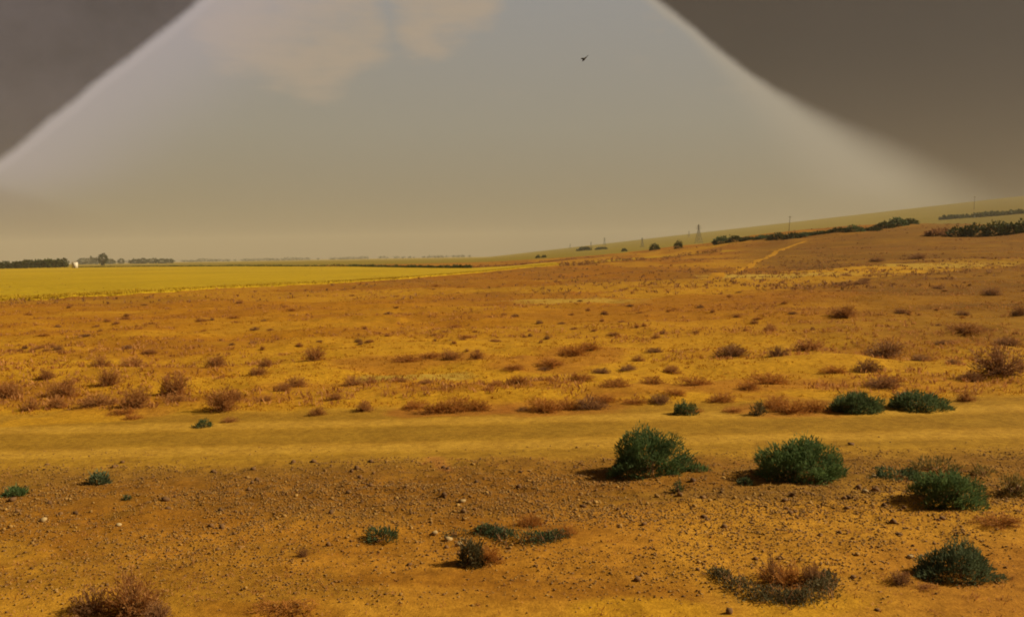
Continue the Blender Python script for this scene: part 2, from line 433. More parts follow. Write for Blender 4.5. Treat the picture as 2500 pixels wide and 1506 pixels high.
# ------------------------------------------------------------------ ground sheets
def axis(start, step, limit, growth, cap=1e9):
    v = [start]; s = step
    while v[-1] < limit:
        v.append(v[-1] + s); s = min(max(step, (v[-1] - start) * growth), cap)
    return np.array(v)
ys = np.concatenate([axis(5.2, .055, 6500, .0135)])
ys = np.concatenate([np.array([-300, -60, -15, -4, 0, 2, 3.5, 4.4]), ys])
xp = axis(0, .075, 6500, .016)
xs = np.concatenate([-xp[::-1], xp[1:]])
def sheet(xs, ys, dz=0.0, mat=None, name='ground', fn=None):
    X, Y = np.meshgrid(xs, ys)
    if fn: Y = fn(X, Y)
    Z = G(X, Y) + dz
    if fn:
        Z[0] -= .03; Z[-1] -= .03; Z[1] -= .008; Z[-2] -= .008
    V = np.stack([X, Y, Z], -1).reshape(-1, 3)
    nx, ny = len(xs), len(ys)
    i = np.arange(nx * ny).reshape(ny, nx)
    F = np.stack([i[:-1, :-1], i[:-1, 1:], i[1:, 1:], i[1:, :-1]], -1).reshape(-1, 4)
    cc = soil(X, Y).reshape(-1, 3)
    return mesh(name, V, F, mat, {'soil': cc}, True)
tag(link('ground', sheet(xs, ys, 0, M_ground)), kind='structure')
tx = np.arange(-26, 26.01, .10); ty = np.arange(0, 1.0001, 1 / 46)
def track_fn(X, Y): return 12.9 + .012 * X + (fbm(X / 1.7, X * 0 + 3, 5, 3) - .5) * .5 + Y * (3.9 + (fbm(X / 2.3, X * 0 + 9, 6, 3) - .5) * .5)
tag(link('dirt_track', sheet(tx, ty, .006, M_track, 'dirt_track', track_fn)), kind='structure')

# footpath climbing the slope on the right
def strip(name, pts, wd, mat, colr, dz=.03, step=1.0):
    P = np.array(pts); seg = np.hypot(*np.diff(P, axis=0).T); s = np.r_[0, np.cumsum(seg)]
    n = max(8, int(s[-1] / step)); t = np.linspace(0, s[-1], n)
    cx = np.interp(t, s, P[:, 0]); cy = np.interp(t, s, P[:, 1])
    T = np.gradient(np.c_[cx, cy], axis=0); T /= np.linalg.norm(T, axis=1)[:, None]
    N = np.c_[-T[:, 1], T[:, 0]]
    hw = wd * (.5 + .35 * (fbm(t / 6, t * 0, 91, 3) - .5))
    k = np.linspace(-1, 1, 5)
    X = cx[:, None] + N[:, :1] * hw[:, None] * k; Y = cy[:, None] + N[:, 1:] * hw[:, None] * k
    Z = G(X, Y) + dz - .05 * np.abs(k) ** 4
    V = np.stack([X, Y, Z], -1).reshape(-1, 3); i = np.arange(n * 5).reshape(n, 5)
    F = np.stack([i[:-1, :-1], i[:-1, 1:], i[1:, 1:], i[1:, :-1]], -1).reshape(-1, 4)
    return mesh(name, V, F, mat, {'soil': np.tile(colr, (len(V), 1))}, True)
tag(link('footpath', strip('footpath', PL((1735, 684), (1790, 662), (1850, 636), (1910, 606), (1965, 590)), 1.5, M_ground, C['steppe'] * .45 + C['sand'] * .58, .05, 2.0)), kind='structure')

# wheat field: a raised crop surface with an uneven edge and a fringe of stalks
fn_ = PL((-700, 775), (-300, 752), (0, 735), (150, 728), (300, 720), (600, 703), (850, 690), (1000, 680), (1180, 665), (1290, 653), (1370, 647))
ff_ = PL((-700, 668), (-300, 661), (0, 656), (150, 653), (300, 652), (600, 651), (850, 652), (1000, 655), (1150, 656), (1260, 650), (1350, 642))
def field():
    A = np.array(fn_); B = np.array(ff_)
    n = 420; t = np.linspace(0, 1, n); k = np.linspace(0, 1, len(A))
    a = np.c_[np.interp(t, k, A[:, 0]), np.interp(t, k, A[:, 1])]; b = np.c_[np.interp(t, k, B[:, 0]), np.interp(t, k, B[:, 1])]
    a[:, 1] += (fbm(a[:, 0] / 5, a[:, 0] * 0, 12, 4) - .5) * 4
    mrow = 90; s = np.linspace(0, 1, mrow) ** 2.0
    X = a[None, :, 0] * (1 - s[:, None]) + b[None, :, 0] * s[:, None]; Y = a[None, :, 1] * (1 - s[:, None]) + b[None, :, 1] * s[:, None]
    hgt = .20 + .10 * (fbm(X / 2.0, Y / 2.0, 13, 3) - .5)
    hgt[0] = -.1; hgt[1] *= .3; hgt[2] *= .6; hgt[-1] = -.1; hgt[:, -1] = -.1; hgt[:, 0] = -.1
    Z = G(X, Y) + hgt
    V = np.stack([X, Y, Z], -1).reshape(-1, 3); i = np.arange(n * mrow).reshape(mrow, n)
    F = np.stack([i[:-1, :-1], i[:-1, 1:], i[1:, 1:], i[1:, :-1]], -1).reshape(-1, 4)
    nn = fbm(X / 30, Y / 30, 14, 4)[..., None]; n2 = fbm(X / 6, Y / 14, 15, 3)[..., None]
    cc = C['wheat'] * (.80 + .30 * nn + .14 * n2) * np.array((1, 1.02, 1))
    f = tag(link('wheat_field', mesh('wheat_field', V, F, M_field, {'soil': cc.reshape(-1, 3)}, True)), kind='structure')
    mb = MB(); m_ = 14000
    u = rng.random(m_) * (n - 1); ii = u.astype(int); fr = u - ii
    base = a[ii] * (1 - fr[:, None]) + a[np.minimum(ii + 1, n - 1)] * fr[:, None]
    dr = (b - a)[ii]; dr /= np.linalg.norm(dr, axis=1)[:, None]
    q = base + dr * (rng.random(m_) ** 1.5 * 6 - .8)[:, None]
    P = np.c_[q, G(q[:, 0], q[:, 1]) + .1]
    D = np.c_[rng.normal(0, .25, (m_, 2)), np.ones(m_)]
    mb.leaves(P, D, rng.uniform(.12, .34, m_), rng.uniform(.03, .08, m_), rng.random(m_))
    tag(link('wheat_stalks', mb.me('wheat_stalks', M_wheat)), 'ripe yellow wheat stalks along the near edge of the field', 'wheat', kind='stuff')
field()

# ------------------------------------------------------------------ plants
ORD = ['nearest', 'second', 'third', 'fourth', 'fifth', 'sixth', 'seventh', 'eighth', 'ninth', 'tenth', 'eleventh', 'twelfth', 'thirteenth', 'fourteenth', 'fifteenth', 'sixteenth', 'seventeenth']
def dome(n, lump=.25, seed=0, shell=.45, hemi=True):
    """points filling a lumpy half-ellipsoid of unit half-width and unit height; returns points and outward directions"""
    d_ = rng.normal(size=(n, 3)); d_[:, 2] = np.abs(d_[:, 2]) if hemi else d_[:, 2]
    d_ /= np.linalg.norm(d_, axis=1)[:, None]
    az = np.arctan2(d_[:, 1], d_[:, 0]); e = d_[:, 2]
    l = 1 + lump * 2 * (fbm(np.cos(az) * 1.6 + seed * 7.1 + 20, np.sin(az) * 1.6 + e * 2.6 + 20, seed + 100, 3) - .5)
    r = (shell + (1 - shell) * rng.random(n)) ** .6 * l
    return d_ * r[:, None], d_
def green_bush(wd, dp, ht, n, L, mat, seed, shape=None, gaps=.0, spiky=.07):
    P, O = dome(n, .42, seed)
    kk = fbm(O[:, 0] * 3.3 + 5 * seed + 40, O[:, 1] * 3.3 + O[:, 2] * 4.1 + 40, 700 + seed, 3); keep = rng.random(n) < np.clip((kk - .22) * 3.6, .12, 1); P, O = P[keep], O[keep]
    P = P * (.90 + .22 * kk[keep])[:, None]
    if gaps > 0:
        k = fbm(P[:, 0] * 2.2 + 9 * seed, P[:, 1] * 2.2 + P[:, 2] * 3.1, 200 + seed, 2) > gaps
        P, O = P[k], O[k]
    P = P * np.array([wd / 2, dp / 2, ht])
    if shape is not None: P = shape(P)
    D = O * np.array([.8, .8, .7]) + np.array([0, 0, .55]) + rng.normal(0, .45, P.shape)
    mb = MB(); k = len(P)
    ln = L * rng.uniform(.6, 1.5, k)
    if spiky: ln = ln * np.where(rng.random(k) < spiky, 1.9, 1)
    clump = fbm(P[:, 0] / (.16 * wd) + 3, P[:, 1] / (.16 * wd) + P[:, 2] / (.16 * wd), seed + 300, 3)
    tint = np.clip(.15 + .9 * clump * rng.uniform(.5, 1.1, k), 0, 1)
    mb.leaves(P, D, ln, L * rng.uniform(.20, .38, k), tint)
    st = MB()
    for i in range(26):
        t_, _ = dome(1, .1, seed, .8); t_ = t_[0] * np.array([wd / 2, dp / 2, ht]) * .92
        if shape is not None: t_ = shape(t_[None])[0]
        b_ = np.array([rng.normal(0, wd * .05), rng.normal(0, dp * .05), -.04]) + (np.array([t_[0] * .75, t_[1] * .75, 0]) if shape is not None else 0)
        mid_ = b_ * .5 + t_ * .5 + np.array([0, 0, ht * .06])
        st.tube([b_, mid_, t_], [.010, .007, .002], 3, rng.random() * .5)
    return mb.me('foliage', mat), st.me('stems', M_dry_dark)
def twig_shrub(n, mat, seed, ht=.6, leafy=400, upright=0.0):
    """unit-wide airy shrub of fine stalks; real size comes from the object's scale"""
    mb = MB(); st = MB()
    tips, O = dome(n, .35, seed, .55)
    tips = tips * np.array([.5, .5, ht])
    if upright: tips[:, :2] *= (1 - upright * .5)
    for i in range(n):
        t_ = tips[i]; b_ = np.array([rng.normal(0, .06), rng.normal(0, .06), -.05])
        m1 = b_ + (t_ - b_) * .4 + np.array([0, 0, .10 * ht]) + rng.normal(0, .02, 3)
        m2 = b_ + (t_ - b_) * .75 + rng.normal(0, .03, 3)
        st.tube([b_, m1, m2, t_], [.009, .007, .005, .002], 3, rng.random() * .6)
    k = n * 9
    id_ = rng.integers(0, n, k); f = rng.uniform(.25, 1.0, k)[:, None]
    P = tips[id_] * f; P[:, 2] += .06 * ht * np.sin(f[:, 0] * 3)
    D = O[id_] * .7 + rng.normal(0, .6, (k, 3)) + np.array([0, 0, .5])
    mb.leaves(P, D, rng.uniform(.05, .15, k), rng.uniform(.008, .018, k), rng.random(k))
    if leafy:
        P, O2 = dome(leafy, .35, seed, .5); P = P * np.array([.5, .5, ht]) * .96
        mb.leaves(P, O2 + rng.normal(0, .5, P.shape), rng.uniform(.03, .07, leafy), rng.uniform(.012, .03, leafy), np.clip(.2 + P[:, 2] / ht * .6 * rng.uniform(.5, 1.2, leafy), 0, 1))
    return mb.me('twigs', mat), st.me('stems', mat)
def plant(name, meshes, loc, label, cat, group=None, sc=(1, 1, 1), rz=0.0):
    e = link(name, None, None, loc, rz, sc); e.empty_display_size = .1
    for me_ in meshes:
        c_ = link(me_.name.split('.')[0], me_, e)
        if me_.name.startswith('creeping'): c_['kind'] = 'stuff'
    return tag(e, label, cat, group)
def ground_at(px, py, sink=.02):
    x, y = gp(px, py); return (x, y, float(G(x, y)) - sink)
def at_px(px, base_py, wpx, hpx, depth=.8):
    """ground spot for a plant whose visible front base is at base_py, and its real width and height"""
    x, y = gp(px, base_py); s = pxm(y); wd = wpx * s; y2 = y + wd * depth * .35
    x2 = x * y2 / y
    return (x2, y2, float(G(x2, y2)) - .02), wd, hpx * s

# --- big green bushes on the gravel strip and around it
def bush(px, py, wp, hp, n, L, mat, seed, label, name='green_bush', depth=.8, **kw):
    loc, wd, ht = at_px(px, py, wp, hp, depth)
    ms_ = green_bush(wd, wd * depth, ht * .84, n, L, mat, seed, **kw)
    return plant(name, ms_, loc, label, 'bush')
bush(1580, 1168, 205, 122, 15000, .045, M_green, 1, 'big domed green bush with a bright low tuft at its right foot')
bush(1955, 1180, 212, 112, 15000, .045, M_green, 2, 'big flat-topped green bush, middle one of the three on the gravel strip')
bush(2305, 1245, 190, 92, 10500, .042, M_green, 3, 'loose green bush with pale twigs beside a small weedy patch', gaps=.33)
bush(2190, 1178, 120, 34, 1500, .05, M_green_dark, 4, 'low sparse grey-green weed patch behind the loose green bush', gaps=.45)
bush(2290, 1160, 150, 34, 900, .05, M_olive, 14, 'thin pale olive tangle just behind the loose green bush', gaps=.45)
bush(2485, 1212, 90, 56, 1500, .045, M_olive, 5, 'wispy olive bush at the end of the gravel strip', gaps=.42)
bush(1705, 1155, 55, 18, 700, .04, M_green, 6, 'small low green tuft at the foot of the big domed bush', name='green_tuft')
bush(2087, 1010, 122, 50, 6500, .06, M_green_dark, 7, 'rounded dark green bush beyond the track, beside a longer one')
bush(2245, 1004, 150, 46, 6500, .06, M_green_dark, 8, 'long flattened dark green bush beyond the track', gaps=.28)
bush(1672, 1015, 62, 36, 1800, .05, M_green_dark, 9, 'small dark grey-green bush at the far edge of the track', gaps=.3)
bush(1853, 1015, 38, 42, 900, .05, M_sage, 10, 'narrow dusky shrub at the far edge of the track', gaps=.35)
bush(498, 1045, 46, 25, 1100, .04, M_green_dark, 11, 'small dark blue-green plant on the pale sand beyond the track', gaps=.3)
bush(242, 1183, 54, 34, 1000, .05, M_blue, 12, 'small pale blue-green plant at the near edge of the track', gaps=.25)
bush(38, 1210, 60, 18, 800, .045, M_green, 13, 'flat bright green plant beside pale pebbles', name='green_tuft')
bush(2400, 1165, 60, 24, 260, .05, M_olive, 15, 'faint straggly olive weed between the gravel bushes', gaps=.5)
bush(313, 1222, 18, 16, 220, .03, M_green_dark, 16, 'tiny dark green seedling among pale pebbles', name='green_tuft')
bush(1820, 1182, 34, 18, 300, .04, M_green_dark, 17, 'little dark green tuft in front of the flat-topped bush', name='green_tuft')
bush(1655, 1200, 22, 30, 220, .04, M_green_dark, 18, 'thin dark weed standing in front of the domed bush', name='green_tuft', gaps=.3)
def diamond(P):
    P = P.copy(); P[:, 2] *= 1.15 - .75 * np.clip(np.abs(P[:, 0] - .04) / .6, 0, 1); P[:, 0] += .35 * P[:, 2]; return P
loc, wd, ht = at_px(2325, 1428, 215, 100, .8)
plant('green_bush', green_bush(wd, wd * .7, ht * .72, 9500, .032, M_blue, 20, shape=diamond), loc, 'spreading dusty green bush with a pointed top on rust-coloured soil', 'bush')
# crescent-shaped low shrubs: leaves spread along an arc of creeping stems
def crescent(pts, hmax, n, L, mat, mat2, seed, wide=.16):
    A = np.array([gp(*p) for p in pts]); c = A.mean(0); A = A - c
    t = rng.random(n) * (len(A) - 1); i = t.astype(int).clip(0, len(A) - 2); f = (t - i)[:, None]
    q = A[i] * (1 - f) + A[i + 1] * f
    kp = rng.random(n) < np.clip((fbm(t * 2.6 + seed * 3, t * 0 + 4, 450 + seed, 3) - .30) * 4.0, .06, 1)
    t, q, i = t[kp], q[kp], i[kp]; n = len(t)
    taper = .35 + .65 * np.sin(np.clip(t / (len(A) - 1), 0, 1) * math.pi) ** .6
    lump = .15 + 1.7 * fbm(t * 2.2 + seed, t * 0, 400 + seed, 3)
    off = rng.normal(0, wide * .75, (n, 2)) * taper[:, None]
    z = rng.random(n) ** .8 * hmax * taper * lump * np.exp(-(np.hypot(*off.T) / wide) ** 2)
    X = q + off; gz = G(X[:, 0] + c[0], X[:, 1] + c[1]); g0 = float(G(*c))
    P = np.c_[X, gz - g0 + z]
    D = np.c_[rng.normal(0, .6, (n, 2)), rng.uniform(.2, 1.1, n)]
    mb = MB(); ln = L * rng.uniform(.6, 1.5, n)
    mb.leaves(P, D, ln, ln * .33, np.clip(fbm(X[:, 0] * 9, X[:, 1] * 9 + z * 9, seed, 2) * rng.uniform(.4, 1.3, n), 0, 1))
    st = MB()
    for j in range(150):
        a_ = rng.integers(0, n); b_ = P[a_] * 1.0; b_[2] = gz[a_] - g0 - .02
        e_ = P[a_] + np.array([rng.normal(0, .05), rng.normal(0, .05), rng.uniform(.3, 1.0) * hmax * .6])
        st.tube([b_, (b_ + e_) / 2 + rng.normal(0, .012, 3), e_], [.006, .004, .001], 3, rng.random())
    return mb.me('foliage', mat), st.me('creeping_stems', mat2), (float(c[0]), float(c[1]), g0)
a, b, l = crescent([(1735, 1400), (1790, 1430), (1850, 1462), (1920, 1470), (1985, 1468), (2015, 1440), (2025, 1415)], .15, 5200, .028, M_sage, M_dry_dark, 30, .11)
plant('creeping_shrub', (a, b), l, 'curved dark grey-green creeping shrub on the near sand, with dry twigs behind', 'shrub')
a, b, l = crescent([(1172, 1298), (1210, 1308), (1260, 1320), (1320, 1326), (1375, 1316)], .14, 3600, .03, M_green_dark, M_dry_dark, 31, .11)
plant('creeping_shrub', (a, b), l, 'curved dark green creeping shrub ending in a dry rusty tip', 'shrub')
bush(1152, 1382, 62, 72, 2200, .035, M_sage, 32, 'upright grey-green bush beside rosy dry twigs', name='olive_bush', gaps=.25)
bush(935, 1322, 80, 34, 1500, .034, M_green_dark, 33, 'small uneven dark green clump on the bare gravel', name='green_tuft', gaps=.4)
bush(1115, 1312, 70, 22, 500, .03, M_sage, 34, 'flat grey-green sprig over pale stone slabs', name='green_tuft', gaps=.4)

# --- dry twiggy shrubs
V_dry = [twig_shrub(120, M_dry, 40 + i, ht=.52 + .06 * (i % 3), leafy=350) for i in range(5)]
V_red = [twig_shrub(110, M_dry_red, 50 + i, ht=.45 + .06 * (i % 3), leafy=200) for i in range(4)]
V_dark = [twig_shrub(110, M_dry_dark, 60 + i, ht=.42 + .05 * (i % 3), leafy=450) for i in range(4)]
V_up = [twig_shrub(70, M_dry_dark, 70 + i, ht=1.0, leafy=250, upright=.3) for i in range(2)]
L_BIG = 'large rounded dry brown shrub on the yellow sand beyond the track'
L_MID = 'medium-sized airy dry brown shrub on the yellow sand beyond the track'
L_RED = 'low spreading rust-coloured dry shrub on the sand beyond the track'
L_DARK = 'low dark brown shrub with a shadowed base on the slope beyond the track'
L_TUFT = 'small dry brown tuft high on the orange slope below the wheat field'
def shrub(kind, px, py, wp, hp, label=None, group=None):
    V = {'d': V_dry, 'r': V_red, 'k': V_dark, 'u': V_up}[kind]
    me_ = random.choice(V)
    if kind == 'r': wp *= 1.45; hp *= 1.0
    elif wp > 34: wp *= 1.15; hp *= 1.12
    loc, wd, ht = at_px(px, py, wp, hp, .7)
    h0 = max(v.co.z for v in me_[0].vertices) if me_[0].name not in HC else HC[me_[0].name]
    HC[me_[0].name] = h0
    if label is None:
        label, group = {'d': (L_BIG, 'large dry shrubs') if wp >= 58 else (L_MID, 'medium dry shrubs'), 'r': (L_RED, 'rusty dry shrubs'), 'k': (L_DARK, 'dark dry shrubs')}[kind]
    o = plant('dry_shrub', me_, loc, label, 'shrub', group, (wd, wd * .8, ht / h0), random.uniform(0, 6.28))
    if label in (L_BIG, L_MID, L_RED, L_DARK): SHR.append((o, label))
    return o
HC = {}; SHR = []
for q in [(245, 893, 62, 30), (325, 902, 76, 30), (528, 906, 66, 34), (115, 930, 50, 30), (156, 972, 82, 54), (265, 947, 66, 42), (428, 962, 92, 62), (425, 987, 66, 26), (18, 968, 70, 46),
          (240, 1000, 95, 36), (335, 1002, 80, 56), (545, 1008, 82, 66), (560, 1033, 40, 17), (775, 1016, 44, 28), (820, 982, 44, 24), (890, 1008, 60, 30), (770, 890, 62, 36), (650, 902, 45, 22),
          (690, 962, 50, 22), (722, 948, 62, 30), (862, 940, 58, 28), (980, 935, 46, 16), (1040, 935, 50, 12), (1100, 888, 60, 30), (905, 935, 40, 24), (630, 925, 60, 24), (140, 1000, 60, 30), (575, 985, 40, 30),
          (1165, 885, 40, 26), (650, 985, 40, 20), (75, 1005, 44, 28), (1880, 812, 44, 26), (1970, 852, 106, 34), (2360, 982, 66, 34), (1640, 905, 50, 22), (2060, 778, 80, 36), (2360, 820, 110, 26), (1560, 880, 44, 20)]:
    shrub('d', *q)
for q in [(1060, 1012, 70, 40), (1110, 1008, 80, 46), (1165, 1005, 60, 36), (1010, 1000, 60, 30), (990, 892, 70, 26), (1050, 884, 60, 22), (1345, 896, 70, 26), (1395, 874, 70, 36), (1440, 862, 50, 30), (1330, 1008, 84, 46),
          (1385, 1000, 60, 36), (1500, 960, 80, 26), (1590, 945, 70, 24), (1700, 950, 80, 34), (1760, 985, 70, 30), (1880, 942, 84, 44), (1930, 1012, 84, 46), (1985, 1008, 60, 40), (1830, 960, 60, 30), (1790, 1010, 56, 20), (1550, 990, 56, 20), (325, 1024, 44, 18), (1270, 955, 60, 22), (1420, 930, 60, 20), (2040, 915, 70, 24), (2180, 940, 70, 22),
          (1255, 905, 50, 18), (1330, 940, 50, 20), (1480, 985, 50, 24), (1650, 975, 50, 20), (1700, 1010, 40, 14), (1890, 1000, 60, 40), (2060, 1005, 44, 36), (1210, 960, 40, 16), (300, 1015, 60, 22)]:
    shrub('r', *q)
for q in [(1790, 874, 84, 32), (1900, 877, 54, 26), (2155, 874, 112, 52), (1470, 908, 56, 16), (1535, 900, 50, 18), (1330, 900, 36, 12), (2115, 910, 70, 42), (1600, 864, 52, 15), (1440, 1000, 84, 40), (1280, 1004, 36, 14), (1612, 988, 72, 26),
          (2150, 958, 90, 38), (2440, 930, 130, 76), (2370, 935, 54, 28), (2330, 890, 50, 16), (2105, 697, 52, 15), (2290, 705, 34, 15), (2420, 725, 60, 20), (2485, 780, 40, 32), (2395, 815, 60, 16), (2060, 700, 50, 12), (2110, 685, 40, 12), (2200, 762, 40, 15), (2350, 770, 44, 16), (2240, 635, 50, 15), (2140, 640, 40, 14), (2460, 850, 70, 24), (2300, 845, 50, 16), (2250, 880, 60, 18)]:
    shrub('k', *q)
near = [('d', 330, 1515, 170, 118, 'large twiggy dry bush on the near sand, cut off by the edge of the view'), ('k', 225, 1512, 110, 84, 'dark grey tangle beside the large twiggy dry bush'),
        ('u', 313, 1512, 60, 130, 'upright dark woody shoot in the middle of the large dry bush'), ('k', 385, 1520, 90, 50, 'low dark purplish twigs at the foot of the large dry bush'),
        ('r', 1195, 1378, 70, 54, 'rosy dry twig ball beside the grey-green bush'), ('r', 1378, 1318, 62, 36, 'rusty dry tip of growth at the end of the curved green shrub'),
        ('r', 1298, 1292, 60, 44, 'faint rosy twigs behind the curved dark green shrub'), ('r', 1920, 1440, 130, 60, 'pinkish dry brush inside the curve of the grey-green shrub'),
        ('u', 1885, 1430, 60, 90, 'loose dark twigs rising behind the curved grey-green shrub'), ('k', 1985, 1440, 70, 60, 'dark dry brush at the tip of the curved grey-green shrub'),
        ('r', 2440, 1290, 110, 26, 'low rusty stubble on the rust-coloured soil'), ('k', 740, 1362, 34, 30, 'tiny purplish dry sprig alone on the gravel'),
        ('d', 2260, 1445, 60, 20, 'small brown dry tuft in front of the pointed green bush'), ('r', 700, 1512, 150, 30, 'flat rosy dry scrub along the near edge of the sand'), ('k', 2200, 1432, 70, 34, 'dark dry twigs under the left side of the pointed green bush')]
for k_, px, py, wp, hp, lb in near: shrub(k_, px, py, wp, hp, lb, 'dry shrubs on the near sand')
# single the bigger shrubs out by the landmark they stand nearest to
LM = [(498, 1045, 'the small dark blue-green plant'), (1010, 915, 'the pale sand patch'), (1672, 1015, 'the small grey-green track-side bush'), (1853, 1015, 'the narrow dusky track-side shrub'), (2087, 1010, 'the rounded dark green bush'),
      (2245, 1004, 'the long dark green bush'), (1240, 1040, 'the bare middle of the track'), (1800, 680, 'the foot of the footpath'), (2200, 660, 'the pale sand band')]
KN = {L_BIG: 'large dry brown shrub', L_MID: 'medium airy brown shrub', L_RED: 'low rust-coloured dry shrub', L_DARK: 'low dark brown shrub'}
for kl, kn in KN.items():
    mine = [o for o, l_ in SHR if l_ == kl]; by = {}
    for o in mine:
        dd = [(math.hypot(o.location.x - gp(a_, b_)[0], o.location.y - gp(a_, b_)[1]), t_) for a_, b_, t_ in LM]; q = min(dd); by.setdefault(q[1], []).append((q[0], o))
    for t_, lst in by.items():
        for k_, (_, o) in enumerate(sorted(lst, key=lambda v: v[0])):
            if k_ < 5: o['label'] = kn + ', ' + ('nearest' if k_ == 0 else ORD[k_] + ' nearest') + ' of its kind to ' + t_
            else: o['label'] = kn + ' standing well away from ' + t_; o['group'] = o['group'] + ' away from ' + t_
# smaller tufts scattered up the slope
spots = [(30, 852), (48, 856), (62, 850), (78, 858), (95, 852), (112, 856), (128, 850), (142, 854), (150, 866), (310, 775), (140, 797), (235, 795), (262, 790), (285, 792), (485, 788), (498, 784), (518, 782), (875, 838), (880, 842), (945, 828), (950, 846), (566, 846), (618, 842), (640, 850), (830, 858), (732, 846), (780, 838),
         (1060, 820), (1062, 830), (1085, 812), (1100, 835), (1165, 860), (1140, 860), (1130, 840), (1230, 772), (1258, 776), (1318, 788), (1395, 772), (1436, 762), (1470, 782), (1475, 770), (1280, 820), (1295, 818), (1320, 840), (1555, 808), (1572, 805), (1452, 825), (1710, 750), (1740, 768), (1800, 778), (1842, 785), (1820, 802), (1620, 820), (1700, 820), (1450, 812)]
for px, py in spots:
    shrub(random.choice('dk'), px, py, random.uniform(16, 30), random.uniform(8, 14), L_TUFT, 'tufts on the slope')
for i in range(95):
    px = random.uniform(-20, 2510); py = random.uniform(690, 850) + (1250 - px) * .02
    if px < 1200 and py < 735 - px * .06 + 8: continue
    shrub(random.choice('ddkr'), px, py, random.uniform(12, 34) * (.5 + (py - 660) / 260), random.uniform(6, 13) * (.5 + (py - 660) / 260), L_TUFT, 'tufts on the slope')

# dry grass and fine stubble (uncountable)
def grass(n, y0, y1, hmin, hmax, mat, seed, name, label, dens):
    mb = MB()
    y = np.exp(rng.uniform(math.log(y0), math.log(y1), n)); x = rng.uniform(-.68, .68, n) * y
    k = rng.random(n) < dens(x, y); x, y = x[k], y[k]; n = len(x)
    kk = 6
    X = np.repeat(x, kk) + rng.normal(0, .05, n * kk) * np.repeat(np.sqrt(y / 20), kk); Y = np.repeat(y, kk) + rng.normal(0, .05, n * kk) * np.repeat(np.sqrt(y / 20), kk)
    P = np.c_[X, Y, G(X, Y) - .01]
    D = np.c_[rng.normal(0, .55, (n * kk, 2)), np.ones(n * kk)]
    hh = rng.uniform(hmin, hmax, n * kk)
    mb.leaves(P, D, hh, hh * .12 + .0006 * Y, np.clip(np.repeat(rng.random(n), kk) * .8 + rng.random(n * kk) * .3, 0, 1))
    tag(link(name, mb.me(name, mat)), label, 'grass', kind='stuff')
grass(22000, 17.5, 160, .03, .09, M_straw, 1, 'dry_grass', 'short dry yellow grass over the sand beyond the track', lambda x, y: .25 + .75 * (fbm(x / 3, y / 2, 81, 4) > .5))
grass(15000, 17.8, 230, .06, .17, M_dry, 2, 'brown_stubble', 'fine brown dead stubble scattered over the slope', lambda x, y: 1.0 * (fbm(x / 5, y / 3.2, 41, 5) > .5))
grass(9000, 60, 360, .12, .38, M_dry_dark, 4, 'slope_scrub', 'low dark scrub covering the rising brown slope', lambda x, y: np.clip(.12 + .9 * sstep(-.05, .4, x / y), 0, 1) * (fbm(x / 9, y / 22, 66, 5) < .52))
grass(3500, 6.8, 13, .015, .05, M_dry, 3, 'sparse_stubble', 'sparse fine dead stubble on the near soil', lambda x, y: .15 + .85 * (fbm(x / 1.4, y / .8, 51, 4) > .56))

# ------------------------------------------------------------------ stones
def ico():
    t = (1 + 5 ** .5) / 2
    V = np.array([(-1, t, 0), (1, t, 0), (-1, -t, 0), (1, -t, 0), (0, -1, t), (0, 1, t), (0, -1, -t), (0, 1, -t), (t, 0, -1), (t, 0, 1), (-t, 0, -1), (-t, 0, 1)], float)
    F = [(0, 11, 5), (0, 5, 1), (0, 1, 7), (0, 7, 10), (0, 10, 11), (1, 5, 9), (5, 11, 4), (11, 10, 2), (10, 7, 6), (7, 1, 8), (3, 9, 4), (3, 4, 2), (3, 2, 6), (3, 6, 8), (3, 8, 9), (4, 9, 5), (2, 4, 11), (6, 2, 10), (8, 6, 7), (9, 8, 1)]
    return V / np.linalg.norm(V[0]), np.array(F)
IV, IF = ico()
def stone_me(mat, flat):
    V = IV * rng.uniform(.65, 1.25, (12, 1)) * np.array([.5, .38, flat * .5]); mb = MB(); mb.add(V, IF, rng.random()); return mb.me('stone', mat)
ST = [stone_me(M_stone, rng.uniform(.5, .8)) for _ in range(7)]; SP = [stone_me(M_pale_stone, rng.uniform(.4, .7)) for _ in range(4)]; SC = [stone_me(M_clod, rng.uniform(.5, .8)) for _ in range(5)]
def put_stone(me_, x, y, s, name, label, cat, group):
    o = link(name, me_, None, (x, y, float(G(x, y)) + s * .12), random.uniform(0, 6.28), (s, s, s))
    o.rotation_euler = (random.uniform(-.25, .25), random.uniform(-.25, .25), random.uniform(0, 6.28))
    return tag(o, label, cat, group)
